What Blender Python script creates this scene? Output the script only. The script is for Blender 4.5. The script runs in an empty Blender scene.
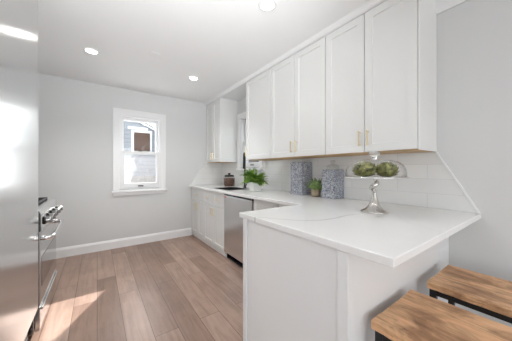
import bpy, bmesh, math, random
from mathutils import Vector, Matrix
random.seed(7)
S = bpy.context.scene
COL = S.collection
R = math.radians

# ------------------------------------------------------------------ camera, sky, sun, lights, exposure
cam_d = bpy.data.cameras.new('camera')
cam = bpy.data.objects.new('camera', cam_d); COL.objects.link(cam)
cam.location = (0, 0, 1.198); cam.rotation_euler = (R(90), 0, R(-35.57))
cam_d.sensor_width = 36; cam_d.sensor_fit = 'HORIZONTAL'; cam_d.lens = 36*222/512
cam_d.shift_y = -0.74/512; cam_d.clip_start = 0.02
S.camera = cam

world = bpy.data.worlds.new('sky'); S.world = world; world.use_nodes = True
wn = world.node_tree.nodes; wl = world.node_tree.links
bg = wn['Background']; sky = wn.new('ShaderNodeTexSky')
sky.sky_type = 'NISHITA'; sky.sun_disc = False; sky.sun_elevation = R(33); sky.sun_rotation = R(28)
hs = wn.new('ShaderNodeHueSaturation'); hs.inputs['Saturation'].default_value = .35; wl.new(sky.outputs['Color'], hs.inputs['Color']); wl.new(hs.outputs['Color'], bg.inputs['Color']); bg.inputs['Strength'].default_value = 0.40

SUN_DIR = Vector((-0.53, -1.0, -0.72))
sd = bpy.data.lights.new('sun', 'SUN'); sd.energy = 7.6; sd.angle = R(0.6); sd.color = (1.0, .95, .89)
so = bpy.data.objects.new('sun', sd); COL.objects.link(so)
so.rotation_euler = SUN_DIR.to_track_quat('-Z', 'Y').to_euler(); so.location = (3, 9, 6)

def area(name, loc, direction, sx, sy, energy, color=(1, 1, 1)):
    d = bpy.data.lights.new(name, 'AREA'); d.shape = 'RECTANGLE'; d.size = sx; d.size_y = sy
    d.energy = energy; d.color = color
    o = bpy.data.objects.new(name, d); COL.objects.link(o); o.location = loc
    o.rotation_euler = Vector(direction).to_track_quat('-Z', 'Y').to_euler()
    return o
# added area fills, standing in for daylight from assumed windows behind and beside the camera
area('fill_rear', (-.8, -5.85, 1.35), (0, 1, .12), 5.0, 2.1, 70, (.91, .96, 1))
area('fill_back_window', (0.573, 4.30, 1.60), (0, -1, -.25), .9, 1.3, 9, (.95, .98, 1))  # added fill outside the back window, lifts the floor and base cabinets
area('fill_side', (-3.9, -2.4, 1.35), (1, .2, .12), 4.0, 2.0, 50, (.91, .96, 1))

# added spot near the camera, aimed up to brighten the ceiling like bounced flash
fd = bpy.data.lights.new('ceiling_fill_spot', 'SPOT'); fd.energy = 80; fd.spot_size = R(125); fd.spot_blend = 1; fd.shadow_soft_size = .2; fd.color = (.94, .975, 1)
fo = bpy.data.objects.new('ceiling_fill_spot', fd); COL.objects.link(fo); fo.location = (.25, .1, 1.55)
fo.rotation_euler = Vector((-.12, 1.55, 1.02)).to_track_quat('-Z', 'Y').to_euler()
LAMP_W = 1.5
S.view_settings.view_transform = 'Standard'; S.view_settings.look = 'None'
S.view_settings.gamma = 1; S.view_settings.use_curve_mapping = False
S.view_settings.exposure = 1.04

# ------------------------------------------------------------------ materials
def mat(name, color=(.8, .8, .8), rough=.5, metal=0, spec=.5, **kw):
    m = bpy.data.materials.new(name); m.use_nodes = True
    p = m.node_tree.nodes['Principled BSDF']
    p.inputs['Base Color'].default_value = (*color, 1); p.inputs['Roughness'].default_value = rough
    p.inputs['Metallic'].default_value = metal; p.inputs['Specular IOR Level'].default_value = spec
    for k, v in kw.items(): p.inputs[k.replace('_', ' ')].default_value = v
    return m
def nt(m): return m.node_tree.nodes, m.node_tree.links, m.node_tree.nodes['Principled BSDF']
def coords(m, scale=(1, 1, 1), rot=(0, 0, 0), out='Generated'):
    n, l, p = nt(m)
    g = n.new('ShaderNodeNewGeometry'); mp = n.new('ShaderNodeMapping')
    mp.inputs['Scale'].default_value = scale; mp.inputs['Rotation'].default_value = rot
    l.new(g.outputs['Position'], mp.inputs['Vector']); return mp.outputs['Vector']
def ramp(m, fac, stops):
    n, l, p = nt(m); r = n.new('ShaderNodeValToRGB'); e = r.color_ramp.elements
    while len(e) < len(stops): e.new(.5)
    for el, (a, c) in zip(e, stops): el.position = a; el.color = (*c, 1)
    l.new(fac, r.inputs['Fac']); return r.outputs['Color']
def noise(m, vec, scale, detail=3, rough=.5, dist=0):
    n, l, p = nt(m); t = n.new('ShaderNodeTexNoise')
    t.inputs['Scale'].default_value = scale; t.inputs['Detail'].default_value = detail
    t.inputs['Roughness'].default_value = rough; t.inputs['Distortion'].default_value = dist
    l.new(vec, t.inputs['Vector']); return t
def mixc(m, fac, a, b, mode='MIX'):
    n, l, p = nt(m); x = n.new('ShaderNodeMix'); x.data_type = 'RGBA'; x.blend_type = mode
    if isinstance(fac, (int, float)): x.inputs[0].default_value = fac
    else: l.new(fac, x.inputs[0])
    for i, v in ((6, a), (7, b)):
        if isinstance(v, tuple): x.inputs[i].default_value = (*v, 1)
        else: l.new(v, x.inputs[i])
    return x.outputs[2]
def bump(m, h, strength=.2, dist=.01):
    n, l, p = nt(m); b = n.new('ShaderNodeBump'); b.inputs['Strength'].default_value = strength
    b.inputs['Distance'].default_value = dist; l.new(h, b.inputs['Height']); l.new(b.outputs['Normal'], p.inputs['Normal'])
def base(m, c): m.node_tree.links.new(c, nt(m)[2].inputs['Base Color'])

def painted(name, color, rough, sc=60, st=.04):
    m = mat(name, color, rough); t = noise(m, coords(m), sc, 4); bump(m, t.outputs['Fac'], st, .004); return m
M = {}
M['wall'] = painted('grey_wall_paint', (.665, .67, .665), .75)
M['ceiling'] = painted('white_ceiling_paint', (.90, .90, .90), .85)
M['trim'] = painted('white_trim_paint', (.84, .84, .84), .35, 25, .02)
M['cabinet'] = painted('white_cabinet_lacquer', (.765, .765, .75), .30, 18, .015)
M['penin'] = painted('white_peninsula_panel_paint', (.80, .80, .80), .28, 9, .02)
M['shadow_gap'] = mat('cabinet_gap', (.25, .25, .24), .8)
M['gold'] = mat('brushed_gold', (.80, .69, .47), .34, 1)
M['black_metal'] = painted('black_powder_coat', (.012, .012, .013), .42, 120, .05)
M['black_gloss'] = mat('black_gloss', (.01, .01, .011), .12)
M['black_plastic'] = mat('black_plastic', (.015, .015, .016), .45)
M['chrome'] = mat('polished_chrome', (.86, .86, .87), .09, 1)
M['pewter'] = mat('brushed_pewter', (.62, .60, .57), .24, 1)
M['oven_glass'] = mat('smoked_oven_glass', (.30, .29, .28), .06, 1)
M['knob'] = mat('dark_steel_knob', (.34, .34, .34), .25, 1)
M['red'] = mat('red_badge', (.55, .02, .03), .4)
M['birch'] = mat('birch_underside', (.62, .40, .19), .5)
t = noise(M['birch'], coords(M['birch'], (30, 3, 30)), 4, 4); base(M['birch'], ramp(M['birch'], t.outputs['Fac'], [(.3, (.52, .31, .13)), (.7, (.70, .48, .25))]))
M['white_ceramic'] = mat('white_ceramic', (.82, .81, .80), .25)
M['soil'] = mat('potting_soil', (.05, .035, .025), .95)

# stainless: brushed, streaks along a chosen axis
def stainless(name, col, rough, scale):
    m = mat(name, col, rough, 1); n, l, p = nt(m)
    t = noise(m, coords(m, scale), 6, 3)
    c = ramp(m, t.outputs['Fac'], [(.3, tuple(x*.93 for x in col)), (.7, col)]); base(m, c)
    mr = n.new('ShaderNodeMapRange'); mr.inputs['To Min'].default_value = rough*.85; mr.inputs['To Max'].default_value = rough*1.15
    l.new(t.outputs['Fac'], mr.inputs['Value']); l.new(mr.outputs['Result'], p.inputs['Roughness'])
    bump(m, t.outputs['Fac'], .03, .002); return m
M['fridge_steel'] = stainless('brushed_stainless_refrigerator', (.76, .76, .76), .19, (40, 40, .8))
M['steel'] = stainless('brushed_stainless', (.72, .72, .72), .24, (40, 40, .8))
M['range_steel'] = stainless('range_stainless', (.66, .66, .66), .16, (30, .8, 30))

# glass that lets sun and daylight pass: transparent + fresnel gloss
def thin_glass(name, tint=(1, 1, 1), gloss=.03, rough=.0):
    m = bpy.data.materials.new(name); m.use_nodes = True; n = m.node_tree.nodes; l = m.node_tree.links
    n.remove(n['Principled BSDF']); o = n['Material Output']
    tr = n.new('ShaderNodeBsdfTransparent'); tr.inputs['Color'].default_value = (*tint, 1)
    gl = n.new('ShaderNodeBsdfGlossy'); gl.inputs['Roughness'].default_value = rough
    lw = n.new('ShaderNodeLayerWeight'); lw.inputs['Blend'].default_value = .5
    mr = n.new('ShaderNodeMapRange'); mr.inputs['From Min'].default_value = 0; mr.inputs['From Max'].default_value = 1
    pw = n.new('ShaderNodeMath'); pw.operation = 'POWER'; pw.inputs[1].default_value = 3.8
    l.new(lw.outputs['Facing'], pw.inputs[0]); l.new(pw.outputs[0], mr.inputs['Value'])
    mr.inputs['To Min'].default_value = gloss; mr.inputs['To Max'].default_value = .85
    mx = n.new('ShaderNodeMixShader'); l.new(mr.outputs['Result'], mx.inputs[0])
    l.new(tr.outputs[0], mx.inputs[1]); l.new(gl.outputs[0], mx.inputs[2]); l.new(mx.outputs[0], o.inputs['Surface'])
    return m
M['solid_glass'] = mat('solid_glass', (.97, .98, .98), .03, Transmission_Weight=1.0, IOR=1.46)
M['lid_glass'] = thin_glass('lid_glass', (.95, .96, .96), .10, .03)
M['glass'] = thin_glass('window_glass', (.97, .98, .98), .05)
M['clear_glass'] = thin_glass('clear_glassware', (.995, .995, .995), .004, .02)
# insulating film on the lower sash: hazy, crinkled
def film():
    m = bpy.data.materials.new('hazy_window_film'); m.use_nodes = True; n = m.node_tree.nodes; l = m.node_tree.links
    n.remove(n['Principled BSDF']); o = n['Material Output']
    tr = n.new('ShaderNodeBsdfTransparent'); tr.inputs['Color'].default_value = (.8, .8, .8, 1); tl = n.new('ShaderNodeBsdfTranslucent'); tl.inputs['Color'].default_value = (.34, .34, .35, 1)
    gl = n.new('ShaderNodeBsdfGlossy'); gl.inputs['Roughness'].default_value = .08
    g = n.new('ShaderNodeNewGeometry'); t = n.new('ShaderNodeTexNoise'); t.inputs['Scale'].default_value = 3.5; t.inputs['Detail'].default_value = 1; t.inputs['Distortion'].default_value = .6
    l.new(g.outputs['Position'], t.inputs['Vector'])
    b = n.new('ShaderNodeBump'); b.inputs['Strength'].default_value = .5; b.inputs['Distance'].default_value = .02
    l.new(t.outputs['Fac'], b.inputs['Height']); l.new(b.outputs['Normal'], gl.inputs['Normal'])
    m1 = n.new('ShaderNodeMixShader'); m1.inputs[0].default_value = .16; l.new(tr.outputs[0], m1.inputs[1]); l.new(tl.outputs[0], m1.inputs[2])
    m2 = n.new('ShaderNodeMixShader'); m2.inputs[0].default_value = .14; l.new(m1.outputs[0], m2.inputs[1]); l.new(gl.outputs[0], m2.inputs[2])
    l.new(m2.outputs[0], o.inputs['Surface']); return m
M['film'] = film()

# plank floor along Y
def floor_mat():
    m = mat('hardwood_plank_floor', (.3, .2, .14), .36); n, l, p = nt(m)
    v = coords(m, (1, 1, 1), (0, 0, R(90)))
    br = n.new('ShaderNodeTexBrick'); l.new(v, br.inputs['Vector'])
    br.inputs['Scale'].default_value = 1; br.inputs['Brick Width'].default_value = 1.25; br.inputs['Row Height'].default_value = .168
    br.inputs['Mortar Size'].default_value = .0022; br.inputs['Mortar Smooth'].default_value = .3; br.offset = .37; br.offset_frequency = 2
    br.inputs['Color1'].default_value = (0, 0, 0, 1); br.inputs['Color2'].default_value = (1, 1, 1, 1); br.inputs['Mortar'].default_value = (.5, .5, .5, 1)
    tone = ramp(m, br.outputs['Color'], [(0, (.265, .172, .130)), (.35, (.315, .208, .160)), (.7, (.37, .252, .197)), (1, (.425, .298, .238))])
    # shift the grain plank by plank
    ad = n.new('ShaderNodeVectorMath'); ad.operation = 'MULTIPLY_ADD'
    l.new(br.outputs['Color'], ad.inputs[0]); ad.inputs[1].default_value = (7, 13, 5)
    l.new(coords(m, (14, 1.1, 1)), ad.inputs[2])
    g = noise(m, ad.outputs[0], 1.6, 6, .62, .9)
    gr = ramp(m, g.outputs['Fac'], [(.3, (.72, .70, .68)), (.55, (1, 1, 1)), (.75, (1.12, 1.1, 1.08))])
    c = mixc(m, 1, tone, gr, 'MULTIPLY')
    blot = noise(m, coords(m), 3.0, 4, .6, .4)
    c = mixc(m, 1, c, ramp(m, blot.outputs['Fac'], [(.3, (.86, .84, .84)), (.7, (1.1, 1.1, 1.1))]), 'MULTIPLY')
    c = mixc(m, br.outputs['Fac'], c, (.11, .07, .052)); base(m, c)
    bump(m, g.outputs['Fac'], .06, .004)
    mr = n.new('ShaderNodeMapRange'); mr.inputs['To Min'].default_value = .3; mr.inputs['To Max'].default_value = .46
    l.new(g.outputs['Fac'], mr.inputs['Value']); l.new(mr.outputs['Result'], p.inputs['Roughness'])
    return m
M['floor'] = floor_mat()

# white quartz with thin grey veins
def quartz():
    m = mat('white_quartz', (.85, .85, .845), .16); n, l, p = nt(m)
    v = coords(m); w = noise(m, v, 1.3, 4, .55, .3)
    mx = n.new('ShaderNodeVectorMath'); mx.operation = 'MULTIPLY_ADD'
    l.new(w.outputs['Color'], mx.inputs[0]); mx.inputs[1].default_value = (.42, .42, 0); l.new(v, mx.inputs[2])
    def vein(angle, off, period, width):
        mp = n.new('ShaderNodeMapping'); mp.inputs['Rotation'].default_value = (0, 0, angle); mp.inputs['Location'].default_value = (off, 0, 0)
        l.new(mx.outputs[0], mp.inputs['Vector']); sx = n.new('ShaderNodeSeparateXYZ'); l.new(mp.outputs[0], sx.inputs[0])
        pp = n.new('ShaderNodeMath'); pp.operation = 'PINGPONG'; pp.inputs[1].default_value = period/2; l.new(sx.outputs['X'], pp.inputs[0])
        mr = n.new('ShaderNodeMapRange'); mr.inputs['From Min'].default_value = 0; mr.inputs['From Max'].default_value = width
        mr.inputs['To Min'].default_value = 1; mr.inputs['To Max'].default_value = 0; l.new(pp.outputs[0], mr.inputs['Value']); return mr.outputs['Result']
    c = (.85, .85, .845)
    a = vein(R(38), .30, 1.15, .012); b = vein(R(-28), .1, .9, .007)
    fade = noise(m, v, 2.2, 2)
    f1 = n.new('ShaderNodeMath'); f1.operation = 'MULTIPLY'; l.new(a, f1.inputs[0]); f1.inputs[1].default_value = .10
    c1 = mixc(m, f1.outputs[0], c, (.50, .49, .48))
    f2 = n.new('ShaderNodeMath'); f2.operation = 'MULTIPLY'; l.new(b, f2.inputs[0]); f2.inputs[1].default_value = .07
    c2 = mixc(m, f2.outputs[0], c1, (.5, .5, .49))
    # one long dark vein wandering across the peninsula
    wz = noise(m, v, 9, 3); jit = n.new('ShaderNodeVectorMath'); jit.operation = 'MULTIPLY_ADD'
    l.new(wz.outputs['Color'], jit.inputs[0]); jit.inputs[1].default_value = (.03, .03, 0); l.new(v, jit.inputs[2])
    sp = n.new('ShaderNodeSeparateXYZ'); l.new(jit.outputs[0], sp.inputs[0])
    ux = n.new('ShaderNodeMapRange'); ux.inputs['From Min'].default_value = .77; ux.inputs['From Max'].default_value = 2.02; l.new(sp.outputs['X'], ux.inputs['Value'])
    fcv = n.new('ShaderNodeFloatCurve'); cv = fcv.mapping.curves[0]
    pts = [(.77, 1.12), (.83, 1.04), (.90, .93), (1.0, .845), (1.10, .81), (1.29, .81), (1.6, .72), (2.02, .50)]
    pts = [((x-.77)/1.25, y/1.3) for x, y in pts]
    cv.points[0].location = pts[0]; cv.points[1].location = pts[-1]
    for q in pts[1:-1]: cv.points.new(*q)
    fcv.mapping.update(); l.new(ux.outputs['Result'], fcv.inputs['Value'])
    dy = n.new('ShaderNodeMath'); dy.operation = 'MULTIPLY_ADD'; l.new(fcv.outputs[0], dy.inputs[0]); dy.inputs[1].default_value = -1.3; l.new(sp.outputs['Y'], dy.inputs[2])
    ab = n.new('ShaderNodeMath'); ab.operation = 'ABSOLUTE'; l.new(dy.outputs[0], ab.inputs[0])
    vr = n.new('ShaderNodeMapRange'); vr.inputs['From Min'].default_value = .002; vr.inputs['From Max'].default_value = .012; vr.inputs['To Min'].default_value = .5; vr.inputs['To Max'].default_value = 0
    l.new(ab.outputs[0], vr.inputs['Value'])
    fx = n.new('ShaderNodeMapRange'); fx.inputs['From Min'].default_value = 1.2; fx.inputs['From Max'].default_value = 1.55; fx.inputs['To Min'].default_value = 1; fx.inputs['To Max'].default_value = .12
    l.new(sp.outputs['X'], fx.inputs['Value']); vm = n.new('ShaderNodeMath'); vm.operation = 'MULTIPLY'; l.new(vr.outputs['Result'], vm.inputs[0]); l.new(fx.outputs['Result'], vm.inputs[1])
    base(m, mixc(m, vm.outputs[0], c2, (.36, .35, .345))); return m
M['quartz'] = quartz()

# glossy white tile; u axis along the wall
def tile(name, axis):
    m = mat(name, (.8, .8, .79), .12); n, l, p = nt(m)
    sx = n.new('ShaderNodeSeparateXYZ'); l.new(coords(m), sx.inputs[0]); cb = n.new('ShaderNodeCombineXYZ')
    l.new(sx.outputs[axis], cb.inputs['X'])
    off = n.new('ShaderNodeMath'); off.operation = 'SUBTRACT'; off.inputs[1].default_value = .9145; l.new(sx.outputs['Z'], off.inputs[0])
    l.new(off.outputs[0], cb.inputs['Y'])
    br = n.new('ShaderNodeTexBrick'); l.new(cb.outputs[0], br.inputs['Vector']); br.inputs['Scale'].default_value = 1
    br.inputs['Brick Width'].default_value = .405; br.inputs['Row Height'].default_value = .108; br.inputs['Mortar Size'].default_value = .0018
    br.inputs['Mortar Smooth'].default_value = .5
    br.inputs['Color1'].default_value = (.74, .74, .73, 1); br.inputs['Color2'].default_value = (.80, .80, .79, 1); br.inputs['Mortar'].default_value = (.62, .62, .61, 1)
    base(m, br.outputs['Color'])
    iv = n.new('ShaderNodeMath'); iv.operation = 'SUBTRACT'; iv.inputs[0].default_value = 1; l.new(br.outputs['Fac'], iv.inputs[1])
    w = noise(m, coords(m), 9, 2); s = n.new('ShaderNodeMath'); s.operation = 'MULTIPLY_ADD'; l.new(w.outputs['Fac'], s.inputs[0]); s.inputs[1].default_value = .5
    l.new(iv.outputs[0], s.inputs[2]); bump(m, s.outputs[0], .35, .004); return m
M['tile_y'] = tile('white_glazed_tile', 'Y'); M['tile_x'] = tile('white_glazed_tile_return', 'X')

# rustic stool timber, grain along Y
def timber():
    m = mat('rustic_brown_timber', (.36, .2, .1), .5); n, l, p = nt(m)
    g = noise(m, coords(m, (16, 1.5, 16)), 2.2, 7, .65, 1.4)
    c = ramp(m, g.outputs['Fac'], [(.25, (.32, .16, .075)), (.45, (.66, .39, .21)), (.6, (.82, .51, .29)), (.8, (.90, .62, .39))])
    b = noise(m, coords(m, (3, 2, 3)), 2.0, 4, .6, .6)
    c = mixc(m, 1, c, ramp(m, b.outputs['Fac'], [(.36, (.52, .46, .43)), (.5, (.95, .93, .92)), (.7, (1.15, 1.12, 1.1))]), 'MULTIPLY')
    k = noise(m, coords(m, (9, 5, 9)), 1.0, 5, .7, 2.0)
    c = mixc(m, ramp(m, k.outputs['Fac'], [(.60, (0, 0, 0)), (.70, (.55, .55, .55))]), c, (.09, .045, .022))
    base(m, c); bump(m, g.outputs['Fac'], .35, .006); return m
M['timber'] = timber()

# blue-grey mosaic canister
def mosaic():
    m = mat('blue_grey_mosaic', (.4, .45, .55), .35); n, l, p = nt(m)
    vo = n.new('ShaderNodeTexVoronoi'); vo.feature = 'DISTANCE_TO_EDGE'; vo.inputs['Scale'].default_value = 60; l.new(coords(m), vo.inputs['Vector'])
    vc = n.new('ShaderNodeTexVoronoi'); vc.inputs['Scale'].default_value = 60; l.new(coords(m), vc.inputs['Vector'])
    cell = ramp(m, vc.outputs['Color'], [(.1, (.06, .068, .105)), (.5, (.135, .15, .20)), (.9, (.28, .30, .35))])
    e = ramp(m, vo.outputs['Distance'], [(.05, (1, 1, 1)), (.11, (0, 0, 0))])
    base(m, mixc(m, e, cell, (.52, .53, .55))); return m
M['mosaic'] = mosaic()

def leafmat(name, a, b, sc=30, rough=.5):
    m = mat(name, a, rough); t = noise(m, coords(m), sc, 3); base(m, ramp(m, t.outputs['Fac'], [(.3, a), (.7, b)]))
    nt(m)[2].inputs['Subsurface Weight'].default_value = 0
    return m
M['fern'] = leafmat('fern_green', (.10, .23, .022), (.27, .46, .07), 22)
M['succulent'] = leafmat('succulent_green', (.11, .20, .05), (.26, .36, .13), 40)
M['artichoke'] = leafmat('artichoke_green', (.018, .026, .006), (.34, .34, .12), 46, .42)
M['artichoke_dark'] = leafmat('artichoke_stem', (.03, .035, .012), (.07, .07, .03), 30)
M['wicker'] = mat('woven_basket', (.46, .36, .25), .7)
n, l, p = nt(M['wicker']); wv = n.new('ShaderNodeTexWave'); wv.bands_direction = 'Z'; wv.inputs['Scale'].default_value = 45; wv.inputs['Distortion'].default_value = 1.5
l.new(coords(M['wicker']), wv.inputs['Vector']); base(M['wicker'], ramp(M['wicker'], wv.outputs['Fac'], [(.2, (.27, .20, .13)), (.8, (.52, .42, .30))])); bump(M['wicker'], wv.outputs['Fac'], .6, .006)
M['coffee'] = leafmat('coffee_beans', (.05, .022, .013), (.16, .08, .05), 110, .55)
M['siding'] = mat('grey_clapboard', (.42, .44, .47), .7)
n, l, p = nt(M['siding']); wv = n.new('ShaderNodeTexWave'); wv.bands_direction = 'Z'; wv.wave_profile = 'SAW'; wv.inputs['Scale'].default_value = 2.6
l.new(coords(M['siding']), wv.inputs['Vector']); bump(M['siding'], wv.outputs['Fac'], .8, .03); base(M['siding'], ramp(M['siding'], wv.outputs['Fac'], [(.0, (.18, .19, .21)), (.12, (.31, .33, .355)), (1, (.35, .37, .395))]))
M['blind'] = leafmat('brown_blind', (.075, .035, .02), (.12, .06, .035), 14, .7)
M['shingle'] = leafmat('roof_shingle', (.10, .10, .10), (.18, .18, .18), 20, .9)
M['brick'] = leafmat('dark_rendered_wall', (.10, .09, .085), (.16, .14, .13), 6, .9)
M['ground'] = leafmat('pale_concrete_yard', (.42, .42, .41), (.55, .55, .53), 4, .9)
M['fence'] = leafmat('weathered_fence', (.20, .18, .16), (.30, .28, .25), 9, .85)
def emit(name, c, s):
    m = bpy.data.materials.new(name); m.use_nodes = True; p = m.node_tree.nodes['Principled BSDF']
    p.inputs['Base Color'].default_value = (.9, .9, .9, 1); p.inputs['Emission Color'].default_value = (*c, 1); p.inputs['Emission Strength'].default_value = s
    return m
M['lamp'] = emit('lit_diffuser', (1, .98, .94), 9)

# ------------------------------------------------------------------ mesh helpers (all verts in world space; obj() recentres on the parent)
def bx(bm, x0, x1, y0, y1, z0, z1):
    v = [bm.verts.new((x, y, z)) for x in (x0, x1) for y in (y0, y1) for z in (z0, z1)]
    for f in ((0, 1, 3, 2), (4, 6, 7, 5), (0, 4, 5, 1), (2, 3, 7, 6), (0, 2, 6, 4), (1, 5, 7, 3)): bm.faces.new([v[i] for i in f])
    return v
def box(x0, x1, y0, y1, z0, z1):
    bm = bmesh.new(); bx(bm, x0, x1, y0, y1, z0, z1); return bm
def prism(bm, pts, vec):
    a = [bm.verts.new(p) for p in pts]; b = [bm.verts.new(Vector(p)+Vector(vec)) for p in pts]
    bm.faces.new(a); bm.faces.new(b[::-1]); k = len(pts)
    for i in range(k): bm.faces.new((a[i], b[i], b[(i+1) % k], a[(i+1) % k]))
def lathe(bm, prof, c, n=32, cap=True):
    rings = []
    for r, z in prof:
        rings.append([bm.verts.new((c[0]+r*math.cos(2*math.pi*i/n), c[1]+r*math.sin(2*math.pi*i/n), c[2]+z)) for i in range(n)])
    for a, b in zip(rings, rings[1:]):
        for i in range(n): bm.faces.new((a[i], a[(i+1) % n], b[(i+1) % n], b[i]))
    if cap:
        if prof[0][0] > 1e-4: bm.faces.new(rings[0][::-1])
        if prof[-1][0] > 1e-4: bm.faces.new(rings[-1])
def tube(bm, pts, r, n=10):
    pts = [Vector(p) for p in pts]; rings = []
    rr = r if isinstance(r, (list, tuple)) else [r]*len(pts)
    up = Vector((0, 0, 1)); prev = None
    for i, p in enumerate(pts):
        d = (pts[min(i+1, len(pts)-1)]-pts[max(i-1, 0)]).normalized()
        s = d.cross(up if abs(d.z) < .95 else Vector((1, 0, 0))).normalized()
        if prev is not None:
            s = (prev - d*prev.dot(d)).normalized()
        prev = s; t = d.cross(s)
        rings.append([bm.verts.new(p+(s*math.cos(2*math.pi*k/n)+t*math.sin(2*math.pi*k/n))*rr[i]) for k in range(n)])
    for a, b in zip(rings, rings[1:]):
        for k in range(n): bm.faces.new((a[k], a[(k+1) % n], b[(k+1) % n], b[k]))
    bm.faces.new(rings[0][::-1]); bm.faces.new(rings[-1])
def obj(name, bm, m, parent=None, bevel=0, smooth=False, seg=2, solid=0, sub=0):
    bmesh.ops.remove_doubles(bm, verts=bm.verts, dist=1e-6)
    bmesh.ops.recalc_face_normals(bm, faces=bm.faces)
    me = bpy.data.meshes.new(name); 
    if parent is not None:
        off = Vector((0, 0, 0)); q = parent
        while q is not None: off += q.location; q = q.parent
    else:
        # the object's own origin: centre of its base
        xs = [v.co for v in bm.verts]
        off = Vector(((min(v.x for v in xs)+max(v.x for v in xs))/2, (min(v.y for v in xs)+max(v.y for v in xs))/2, min(v.z for v in xs)))
    bmesh.ops.translate(bm, verts=bm.verts, vec=-off)
    bm.to_mesh(me); bm.free()
    o = bpy.data.objects.new(name, me); COL.objects.link(o); me.materials.append(m)
    if parent is not None: o.parent = parent
    else: o.location = off
    if smooth:
        for f in me.polygons: f.use_smooth = True
    if solid:
        s = o.modifiers.new('solid', 'SOLIDIFY'); s.thickness = solid; s.offset = -1
    if sub:
        s = o.modifiers.new('sub', 'SUBSURF'); s.levels = sub; s.render_levels = sub
    if bevel:
        b = o.modifiers.new('bevel', 'BEVEL'); b.width = bevel; b.segments = seg; b.limit_method = 'ANGLE'; b.angle_limit = R(40)
    return o
def thing(name, label, cat, loc, group=None):
    o = bpy.data.objects.new(name, None); COL.objects.link(o); o.location = loc; o.empty_display_size = .05
    return tag(o, label, cat, group)
def tag(o, label, cat, group=None):
    o['label'] = label; o['category'] = cat
    if group: o['group'] = group
    return o
def struct(name, bm, m, parent=None, **kw):
    o = obj(name, bm, m, parent, **kw)
    if parent is None: o['kind'] = 'structure'
    return o
def shaker_x(x, y0, y1, z0, z1, th=.02, rail=.058, rec=.008):
    """a shaker door whose face looks towards -X at x (front), slab behind it"""
    bm = bmesh.new()
    def ring(px, iy): return [bm.verts.new((px, a, b)) for a, b in ((y0+iy, z0+iy), (y1-iy, z0+iy), (y1-iy, z1-iy), (y0+iy, z1-iy))]
    bk = ring(x+th, 0); f0 = ring(x+.0015, 0); f1 = ring(x, .0015); f2 = ring(x, rail); f3 = ring(x+rec, rail+.003)
    seq = [bk, f0, f1, f2, f3]
    for a, b in zip(seq, seq[1:]):
        for i in range(4): bm.faces.new((a[i], a[(i+1) % 4], b[(i+1) % 4], b[i]))
    bm.faces.new(f3); bm.faces.new(bk[::-1]); return bm
def pull_v(x, y, z0, z1):
    """square bar pull standing off the face at x"""
    bm = bmesh.new(); bx(bm, x-.032, x-.022, y-.005, y+.005, z0, z1)
    for z in (z0+.012, z1-.012): bx(bm, x-.024, x+.002, y-.004, y+.004, z-.004, z+.004)
    return bm
def pull_h(x, y0, y1, z):
    bm = bmesh.new(); bx(bm, x-.032, x-.022, y0, y1, z-.005, z+.005)
    for y in (y0+.012, y1-.012): bx(bm, x-.024, x+.002, y-.004, y+.004, z-.004, z+.004)
    return bm
def walls_with_hole(bm, axis, a0, a1, t0, t1, z0, z1, holes):
    """wall slab: along axis from a0..a1, thickness t0..t1, with rectangular holes (h0,h1,zb,zt) in ascending order"""
    def b(p, q, r, s):
        if q-p < 1e-4 or s-r < 1e-4: return
        if axis == 'X': bx(bm, p, q, t0, t1, r, s)
        else: bx(bm, t0, t1, p, q, r, s)
    cur = a0
    for h0, h1, zb, zt in holes:
        b(cur, h0, z0, z1); b(h0, h1, z0, zb); b(h0, h1, zt, z1); cur = h1
    b(cur, a1, z0, z1)

# ------------------------------------------------------------------ room shell
W, B, C = 2.024, 4.01, 2.462          # right wall, back wall, ceiling
LK, LD, RY = -1.02, -4.0, -6.0        # kitchen left wall, dining left wall, rear wall
WX0, WX1, WZ0, WZ1 = .275, .875, .90, 2.055      # back window opening
SY0, SY1, SZ0, SZ1 = 2.73, 3.285, 1.24, 2.08     # sink window opening

struct('floor', box(LD, W, RY, B, -.05, 0), M['floor'])
struct('ceiling', box(LD-.15, W+.15, RY-.15, B+.15, C, C+.06), M['ceiling'])
bm = bmesh.new(); walls_with_hole(bm, 'X', LD-.15, W+.15, B, B+.15, -.05, C, [(WX0, WX1, WZ0, WZ1)]); struct('wall_back', bm, M['wall'])
bm = bmesh.new(); walls_with_hole(bm, 'Y', RY-.15, B, W, W+.15, -.05, C, [(SY0, SY1, SZ0, SZ1)]); struct('wall_right', bm, M['wall'])
bm = bmesh.new(); bx(bm, LK-.15, LK, 1.0, B, -.05, C); bx(bm, LD, LK-.15, 1.0, 1.15, -.05, C); struct('wall_left', bm, M['wall'])
bm = bmesh.new(); bx(bm, LD-.15, LD, RY, 1.15, -.05, C); struct('wall_dining', bm, M['wall'])
bm = bmesh.new(); bx(bm, LD-.15, W+.15, RY-.15, RY, -.05, C); struct('wall_rear', bm, M['wall'])

def baseboard(name, x0, x1, y0, y1, nx, ny):
    bm = bmesh.new()
    prof = [(0, 0), (.016, 0), (.016, .105), (.011, .118), (.006, .132), (0, .135)]
    if nx: pts = [(x0+nx*d, y0, z) for d, z in prof]; prism(bm, pts, (0, y1-y0, 0))
    else: pts = [(x0, y0+ny*d, z) for d, z in prof]; prism(bm, pts, (x1-x0, 0, 0))
    return struct(name, bm, M['trim'])
baseboard('baseboard_back', LK+.016, 1.404, B, B, 0, -1)
baseboard('baseboard_left', LK, LK, 2.95, B, 1, 0)
baseboard('baseboard_right', W, W, RY, .47, -1, 0)

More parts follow.
